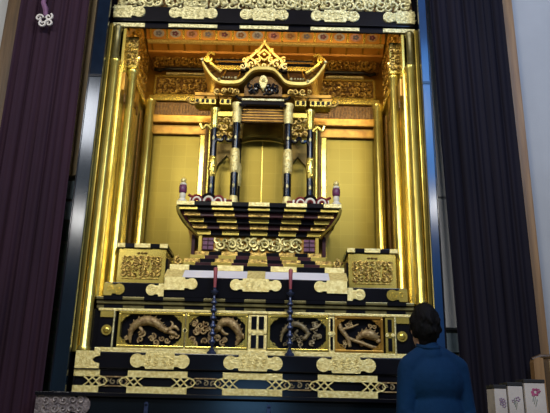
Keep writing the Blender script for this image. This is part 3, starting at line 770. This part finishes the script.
# openwork crest on the roof
bm = BM()
D = [(0, 3.97), (.045, 3.90), (.10, 3.84), (.15, 3.79), (.12, 3.73)]
for s in (-1, 1):
    tube(bm, [(s * x, 4.56, z) for x, z in sm_curve(D, 4)], .011, 6)
    tube(bm, [(s * x, 4.56, z) for x, z in ((.0, 3.80), (.05, 3.85), (.0, 3.90))], .009, 6)
    tube(bm, [(s * x, 4.56, z) for x, z in ((.02, 3.73), (.07, 3.79), (.11, 3.82))], .009, 6)
    for x, z, R in ((.10, 3.765, .035), (.155, 3.80, .03), (.055, 3.80, .025), (.06, 3.885, .022), (.17, 3.74, .03)): spiral(bm, s * x, z, 4.555, R, .008, 1.2, s, 1)
ball(bm, (0, 4.555, 3.98), (.012, .012, .022), 8); ball(bm, (0, 4.55, 3.75), (.02, .012, .02), 8); ball(bm, (0, 4.55, 3.85), (.014, .012, .014), 8)
cr = obj('roof_crest', bm, PALE, sh, True)
bm = BM()
for k in range(9): tube(bm, [(-.10 + k * .025, 4.50, 3.712), (-.10 + k * .025, 4.52, 3.745)], [.008, .004], 5)
obj('crest_teeth', bm, GOLD, cr)
bm = BM()
for s in (-1, 1):
    for k in range(3): box(bm, s * .155 - .035, s * .155 + .035, 4.59, 4.63, 3.72 + k * .028, 3.733 + k * .028)
objs('crest_bars', bm, LACQ, cr)

# ------------------------------------------------------------------ gilded side stands
for s, nm in ((-1, 'left'), (1, 'right')):
    t = thing('side_stand', 'square gilded stand with carved front and black lid, %s of the pedestal' % nm, 'stand', (s * .797, 4.45, 1.90), 'gilded side stands')
    x0, x1 = s * .797 - .165, s * .797 + .165
    obj('stand_body', B(x0, x1, 4.33, 4.62, 1.899, 2.162, bev=.005), GOLD, t)
    ld = obj('stand_lid', B(x0 - .008, x1 + .008, 4.318, 4.63, 2.164, 2.195, bev=.004), LACQ, t)
    bm = BM()
    for a in (x0 - .01, s * .797 - .055, x1 - .045): box(bm, a, a + (.11 if abs(a - s * .797) < .1 else .055), 4.311, 4.324, 2.164, 2.194, .002)
    objs('gilt_fitting', bm, PALE, ld)
    bm = BM()
    for z in (1.95, 2.10): tube(bm, [(x0 + .04, 4.327, z), (x1 - .04, 4.327, z)], .004, 5)
    scrollwork(bm, x0 + .025, x1 - .025, 1.96, 2.11, 4.325, .042, .0065, 130 + s)
    obj('carved_front', bm, GOLD_C, t, True)
    bm = BM()
    for k in range(3): ball(bm, (s * .797 - .025 + .025 * k, 4.327, 2.128), (.012, .006, .007), 8)
    objs('lid_clasp', bm, GOLD_D, t, True)
    q0 = -s
    xi = x1 if s < 0 else x0
    obj('side_plate', B(xi - .004 if s < 0 else xi - .012, xi + .012 if s < 0 else xi + .004, 4.36, 4.56, 1.94, 2.10), LACQ, t)
    # dark curved bracket on the side facing the pedestal
    P = sm_curve([(xi - s * .010, 4.60, 2.155), (xi - s * .04, 4.60, 2.13), (xi - s * .045, 4.60, 2.10), (xi - s * .015, 4.60, 2.075)], 5)
    obj('side_bracket', tube(BM(), P, .012, 7), GOLD_D, t, True)

# ------------------------------------------------------------------ candlesticks with candles
for x, nm in ((-.265, 'left'), (.228, 'right')):
    y = 4.135; z = 1.4385
    t = thing('candlestick', 'tall slender blue-black candlestick on the %s, in front of the carved panels' % nm, 'candlestick', (x, y, z), 'altar candlesticks')
    obj('foot', lathe(BM(), [(.030, z), (.031, z + .012), (.018, z + .022), (.011, z + .04)], x, y, 16), BRONZE, t, True)
    pr = [(.009, z + .04)]
    zz = z + .06
    while zz < z + .36:
        pr += [(.010, zz), (.021, zz + .012), (.021, zz + .022), (.011, zz + .034)]; zz += .050
    pr += [(.008, z + .375)]
    obj('stem', lathe(BM(), pr, x, y, 12), BRONZE, t, True)
    obj('drip_pan', lathe(BM(), [(.008, z + .375), (.026, z + .392), (.029, z + .402), (.022, z + .398), (.010, z + .41), (.010, z + .425)], x, y, 16), BRONZE, t, True)
    c = thing('candle', 'red candle standing in the %s blue-black candlestick' % nm, 'candle', (x, y, z + .425), 'red altar candles')
    zc = z + .4255
    obj('wax', lathe(BM(), [(.009, zc), (.010, zc + .02), (.014, zc + .125), (.012, zc + .132), (.004, zc + .130)], x, y, 14), CANDLE, c, True)
    obj('wick', tube(BM(), [(x, y, zc + .128), (x + .001, y, zc + .142)], .0018, 5), BLACKM, c)

# ------------------------------------------------------------------ printed boxes at the lower right
tbx = thing('low_table', 'plain wooden table under the three flower-printed boxes', 'table', (1.40, 3.42, 0))
obj('tabletop', B(1.18, 1.62, 3.28, 3.58, .80, .83, bev=.004), WOOD, tbx)
for x in (1.205, 1.595):
    for y in (3.305, 3.555): obj('leg', B(x - .02, x + .02, y - .02, y + .02, 0, .80), WOOD, tbx)
def flower(bm, x, z, y, R, n=5):
    for k in range(n): ball(bm, (x + R * math.cos(k * 2 * PI / n), y, z + R * math.sin(k * 2 * PI / n)), (R * .62, .0015, R * .5), 8)
boxes = ((1.258, 1.320, 1.250, 'small cream box with faint lilac flowers, farthest from the wooden stand', LILAC),
         (1.326, 1.400, 1.264, 'cream box with a few mauve sprigs between two other printed boxes', LILAC),
         (1.408, 1.512, 1.280, 'largest cream box with a rose pink flower, beside the wooden stand', PINKP))
for i, (x0, x1, zt, lab, fm) in enumerate(boxes):
    y = 3.38 + .01 * (2 - i)
    t = thing('printed_box', lab, 'box', ((x0 + x1) / 2, y + .05, .83), 'flower-printed boxes')
    obj('box_body', B(x0, x1, y, y + .12, .8305, zt - .012, bev=.002), PAPER, t)
    obj('box_lid', B(x0 - .002, x1 + .002, y - .001, y + .122, zt - .010, zt + .008, bev=.002), BLACKM, t)
    bm = BM(); w = x1 - x0; r3 = random.Random(i)
    if i == 2:
        flower(bm, x0 + w * .5, zt - .055, y - .0005, .014, 6); flower(bm, x0 + w * .66, zt - .05, y - .0005, .008); flower(bm, x0 + w * .4, zt - .068, y - .0005, .007)
    elif i == 1:
        flower(bm, x0 + w * .62, zt - .075, y - .0005, .009); flower(bm, x0 + w * .3, zt - .085, y - .0005, .006)
    else:
        for _ in range(6): flower(bm, x0 + w * r3.uniform(.3, .8), zt - r3.uniform(.05, .11), y - .0005, .007)
    for q in range(3): flower(bm, x0 + w * (.3 + .2 * q), zt - .2 - .05 * q, y - .0005, .009)
    obj('flower_print', bm, fm, t)
    if i: 
        bm = BM()
        for q in range(3): tube(bm, [(x0 + w * (.4 + .08 * q), y - .0008, zt - .07 - .01 * q), (x0 + w * (.34 + .06 * q), y - .0008, zt - .10 - .012 * q)], .002, 4)
        obj('leaf_print', bm, GREENP, t)
    else:
        pass
# tan wooden stand at the right edge
t = thing('wooden_stand', 'tan wooden stand with rounded top against the right wall post', 'stand', (1.80, 4.0, 0))
bm = BM(); poly(bm, [(1.695, 0), (1.755, 0), (1.755, 1.445), (1.728, 1.45), (1.703, 1.442), (1.695, 1.42)], 3.95, 4.01); obj('side_board', bm, WOOD, t)
obj('top_rail', tube(BM(), [(1.70, 3.98, 1.435), (1.755, 3.98, 1.457), (1.84, 3.98, 1.457), (1.98, 3.98, 1.45)], .015, 8), WOODD, t, True)
obj('back_board', B(1.755, 1.80, 3.98, 4.01, 0, 1.44), WOODD, t)
obj('front_board', B(1.80, 1.98, 3.94, 4.01, 0, 1.43, bev=.006), WOODP, t)

# ------------------------------------------------------------------ the visitor
def cap(bm, a, b, ra, rb, seg=12, flat=1.0):
    """tapered capsule between two joints"""
    a, b = Vector(a), Vector(b); d = b - a
    n = 6; pts = []; rs = []
    for i in range(4): 
        q = PI / 2 * (1 - i / 3); pts.append(a - d.normalized() * ra * math.sin(q) * .98); rs.append(max(ra * math.cos(q), .0008))
    for i in range(1, n): pts.append(a + d * i / n); rs.append(ra + (rb - ra) * i / n)
    for i in range(4):
        q = PI / 2 * i / 3; pts.append(b + d.normalized() * rb * math.sin(q) * .98); rs.append(max(rb * math.cos(q), .0008))
    tube(bm, pts, rs, seg)
def melded(name, bm, m, parent, voxel, it=4):
    o = obj(name, bm, m, parent)
    r = o.modifiers.new('meld', 'REMESH'); r.mode = 'VOXEL'; r.voxel_size = voxel; r.use_smooth_shade = True
    s = o.modifiers.new('soft', 'SMOOTH'); s.factor = .5; s.iterations = it
    return o
PX, PY = .882, 3.12
pe = thing('person', 'person with short black hair in a blue long-sleeved top, standing with back turned', 'person', (PX, PY, 0))
def P(x, y, z): return (PX + x, PY + y, z)
HX = -.034; HY = .012; HZ = 1.508; HS = .88     # head centre
# body: one continuous surface
def Q(x, y, z): return P(HX + x * HS, HY + y * HS, HZ + z * HS)
bm = BM()
ball(bm, Q(0, + .008, + .022), (.074 * HS, .090 * HS, .098 * HS), 20)                 # cranium
ball(bm, Q(0, + .035, - .045), (.056 * HS, .062 * HS, .072 * HS), 18)                 # jaw
ball(bm, Q(- .002, + .088, - .088), (.024 * HS, .018 * HS, .020 * HS), 12)          # chin
cap(bm, Q(0, + .094, + .012), Q(0, + .112, - .026), .010, .014) # nose
ball(bm, Q(0, + .090, - .058), (.024 * HS, .012 * HS, .011 * HS), 12)                 # mouth
for s in (-1, 1):
    ball(bm, Q(+ s * .075, + .004, - .012), (.009 * HS, .020 * HS, .032 * HS), 12)  # ear
    ball(bm, Q(+ s * .030, + .090, + .022), (.022 * HS, .012 * HS, .009 * HS), 10)  # brow
cap(bm, P(HX * .4, -.012, 1.35), P(HX, HY - .006, HZ - .06), .052, .047)      # neck
ball(bm, P(0, 0, 1.22), (.135, .085, .14), 18); ball(bm, P(0, 0, 1.02), (.125, .085, .15), 18); ball(bm, P(0, 0, .87), (.138, .095, .12), 18)
cap(bm, P(-.12, 0, 1.315), P(.12, 0, 1.315), .045, .045)
hand_tips = []
for s in (-1, 1):
    shd, elb, wr = P(s * .138, 0, 1.29), P(s * .172, -.015, 1.05), P(s * .165, .055, .83)
    cap(bm, shd, elb, .044, .036); cap(bm, elb, wr, .035, .024)
    # palm and fingers, lightly curled
    w = Vector(wr); pc_ = w + Vector((-s * .004, .012, -.055)); ball(bm, tuple(w + Vector((0, .008, -.03))), (.022, .030, .035), 12); ball(bm, tuple(pc_), (.016, .038, .042), 12)
    for k, (dy, L) in enumerate(((-.028, .058), (-.010, .068), (.010, .072), (.028, .065))):
        a = pc_ + Vector((0, dy, -.034)); b = a + Vector((-s * .006, .004, -L * .5)); c2 = b + Vector((-s * .016, .006, -L * .42))
        cap(bm, a, b, .0092, .0085, 8); cap(bm, b, c2, .0085, .007, 8)
    a = w + Vector((-s * .012, .030, -.038)); b = a + Vector((-s * .014, .022, -.026)); c2 = b + Vector((-s * .006, .006, -.028))
    cap(bm, a, b, .011, .010, 8); cap(bm, b, c2, .010, .008, 8)
    hip, kn, an = P(s * .075, 0, .84), P(s * .08, .012, .46), P(s * .082, -.01, .09)
    cap(bm, hip, kn, .078, .052); cap(bm, kn, an, .050, .034)
    cap(bm, P(s * .084, -.03, .045), P(s * .094, .125, .032), .036, .028)
body = melded('body', bm, SKIN, pe, .0075, 3)
# face details
bm = BM()
for s in (-1, 1): ball(bm, Q(+ s * .030, + .094, + .004), (.012 * HS, .007 * HS, .006 * HS), 10)
objs('eye', bm, WHITE, body, True)
bm = BM(); ball(bm, Q(0, + .1, - .058), (.020 * HS, .006 * HS, .005 * HS), 10); obj('lips', bm, mat('lips', (.35, .13, .11), None, .5), body, True)
# hair: short, full at the crown, tapering into the nape
bm = BM()
ball(bm, Q(0, - .012, + .036), (.080 * HS, .098 * HS, .104 * HS), 24)
ball(bm, Q(0, - .055, - .010), (.078 * HS, .050 * HS, .080 * HS), 20)
ball(bm, Q(0, - .042, - .072), (.058 * HS, .036 * HS, .050 * HS), 16)
for s in (-1, 1):
    ball(bm, Q(+ s * .066, - .018, + .0), (.020 * HS, .046 * HS, .062 * HS), 14)
r4 = random.Random(11)
for k in range(90):
    th = r4.uniform(0, 2 * PI); ph = r4.uniform(.05, 2.1)
    if math.sin(th) > .4 and ph > .8: continue
    d = Vector((math.sin(ph) * math.cos(th), math.sin(ph) * math.sin(th), math.cos(ph)))
    c0 = Vector(Q(0, - .014, + .026)); a = c0 + Vector((d.x * .069, d.y * .083, d.z * .087))
    b = a + Vector((d.x * .012 + .008 * math.cos(th + 1.5), d.y * .012, -.022 + d.z * .012))
    cap(bm, a, b, .011, .005, 6)
hair = melded('hair', bm, HAIR, pe, .0065, 2)
# top: collar, shoulders, body, sleeves
bm = BM()
cap(bm, P(HX * .5, -.010, 1.368), P(HX * .7, -.006, 1.412), .070, .056)
cap(bm, P(-.055, -.004, 1.366), P(-.134, -.002, 1.318), .060, .058); cap(bm, P(.035, -.004, 1.366), P(.138, -.002, 1.318), .060, .058)
ball(bm, P(0, -.006, 1.255), (.160, .108, .135), 20); ball(bm, P(0, -.004, 1.08), (.152, .112, .18), 20); ball(bm, P(0, 0, .90), (.158, .118, .13), 20)
for s in (-1, 1):
    sx = P(s * .142, -.002, 1.305); ex = P(s * .176, -.018, 1.05); wx = P(s * .167, .052, .845)
    cap(bm, sx, ex, .056, .047); cap(bm, ex, wx, .047, .036)
    # cloth folds at the elbow and along the back
    for k in range(3): cap(bm, P(s * (.150 + .01 * k), -.060, 1.10 - .035 * k), P(s * (.195 + .006 * k), -.05, 1.125 - .04 * k), .012, .009, 8)
top = melded('blue_top', bm, SHIRT, pe, .008, 5)
bm = BM(); n = 22
ring = [P(HX * .72 + .054 * math.cos(2 * PI * k / n), -.006 + .053 * math.sin(2 * PI * k / n), 1.418 + .012 * math.sin(2 * PI * k / n)) for k in range(n + 1)]
tube(bm, ring, .011, 8); obj('collar', bm, SHIRT, top, True)
bm = BM(); ball(bm, P(0, 0, .85), (.148, .106, .12), 18)
for s in (-1, 1):
    cap(bm, P(s * .076, 0, .83), P(s * .083, .010, .46), .090, .068); cap(bm, P(s * .083, .010, .46), P(s * .085, -.008, .10), .068, .056)
melded('trousers', bm, TROUS, pe, .011, 3)
for s in (-1, 1):
    bm = BM(); cap(bm, P(s * .084, -.03, .045), P(s * .096, .128, .036), .042, .034); cap(bm, P(s * .083, -.01, .05), P(s * .083, -.01, .13), .042, .042)
    melded('sock', bm, SHOE, pe, .010, 3)
pe.rotation_euler = (0, 0, math.radians(10)); pe.scale = (.90, .90, .997)

# ------------------------------------------------------------------ light
def area(name, loc, target, size, sy, energy, color):
    l = bpy.data.lights.new(name, 'AREA'); l.shape = 'RECTANGLE'; l.size = size; l.size_y = sy; l.energy = energy; l.color = color
    o = bpy.data.objects.new(name, l); COL.objects.link(o); o.location = loc
    o.rotation_euler = (Vector(target) - Vector(loc)).to_track_quat('-Z', 'Y').to_euler(); return o
def point(name, loc, r, energy, color):
    l = bpy.data.lights.new(name, 'POINT'); l.shadow_soft_size = r; l.energy = energy; l.color = color
    o = bpy.data.objects.new(name, l); COL.objects.link(o); o.location = loc; return o
area('hall_light', (-1.0, .3, 4.7), (0, 4.6, 2.4), 1.2, .5, 75, (1.0, .97, .88))
area('hall_light', (1.2, .6, 4.7), (0, 4.6, 2.2), 1.2, .5, 65, (1.0, .97, .90))
area('window_light', (1.95, 1.5, 4.35), (1.2, 4.15, 3.1), .9, 1.5, 42, (.10, .38, 1.0))
area('low_window_light', (-.2, -2.2, 1.3), (0, 4.2, 1.4), .8, .6, 6, (.22, .55, 1.0))
area('added_door_patch_light', (-2.05, 1.5, 4.2), (-1.2, 4.15, 3.0), .45, .6, 22, (.88, .92, 1.0))  # added panel, placed to mirror as a pale patch in the left door
point('ceiling_lamp', (-2.45, 0, 3.45), .10, 45, (1, .98, .95))
point('ceiling_lamp', (2.26, 0, 3.74), .10, 45, (1, .98, .95))
area('altar_lamp', (0, 4.42, 3.84), (0, 5.0, 4.2), 1.8, .06, 5, (1.0, .66, .26))
area('niche_lamp', (-.75, 4.55, 3.80), (-.72, 5.1, 2.6), .4, .08, 2.2, (1.0, .80, .4))
area('niche_lamp', (.75, 4.55, 3.80), (.72, 5.1, 2.6), .4, .08, 2.2, (1.0, .80, .4))
w = bpy.data.worlds.new('hall'); scn.world = w; w.use_nodes = True
w.node_tree.nodes['Background'].inputs[0].default_value = (.60, .62, .68, 1); w.node_tree.nodes['Background'].inputs[1].default_value = 0.10

# ------------------------------------------------------------------ camera
cam = bpy.data.cameras.new('camera'); co = bpy.data.objects.new('camera', cam); COL.objects.link(co)
cam.sensor_width = 36; cam.sensor_fit = 'HORIZONTAL'; cam.lens = 640 / 550 * 36
pitch, roll = math.radians(17.8), math.radians(1.3)
co.matrix_world = Matrix.Translation((.115, 0, 1.10)) @ Matrix.Rotation(PI / 2 + pitch, 4, 'X') @ Matrix.Rotation(roll, 4, 'Z')
cam.clip_start = .05; scn.camera = co
scn.view_settings.view_transform = 'Standard'; scn.view_settings.look = 'None'
scn.view_settings.exposure = 0.0
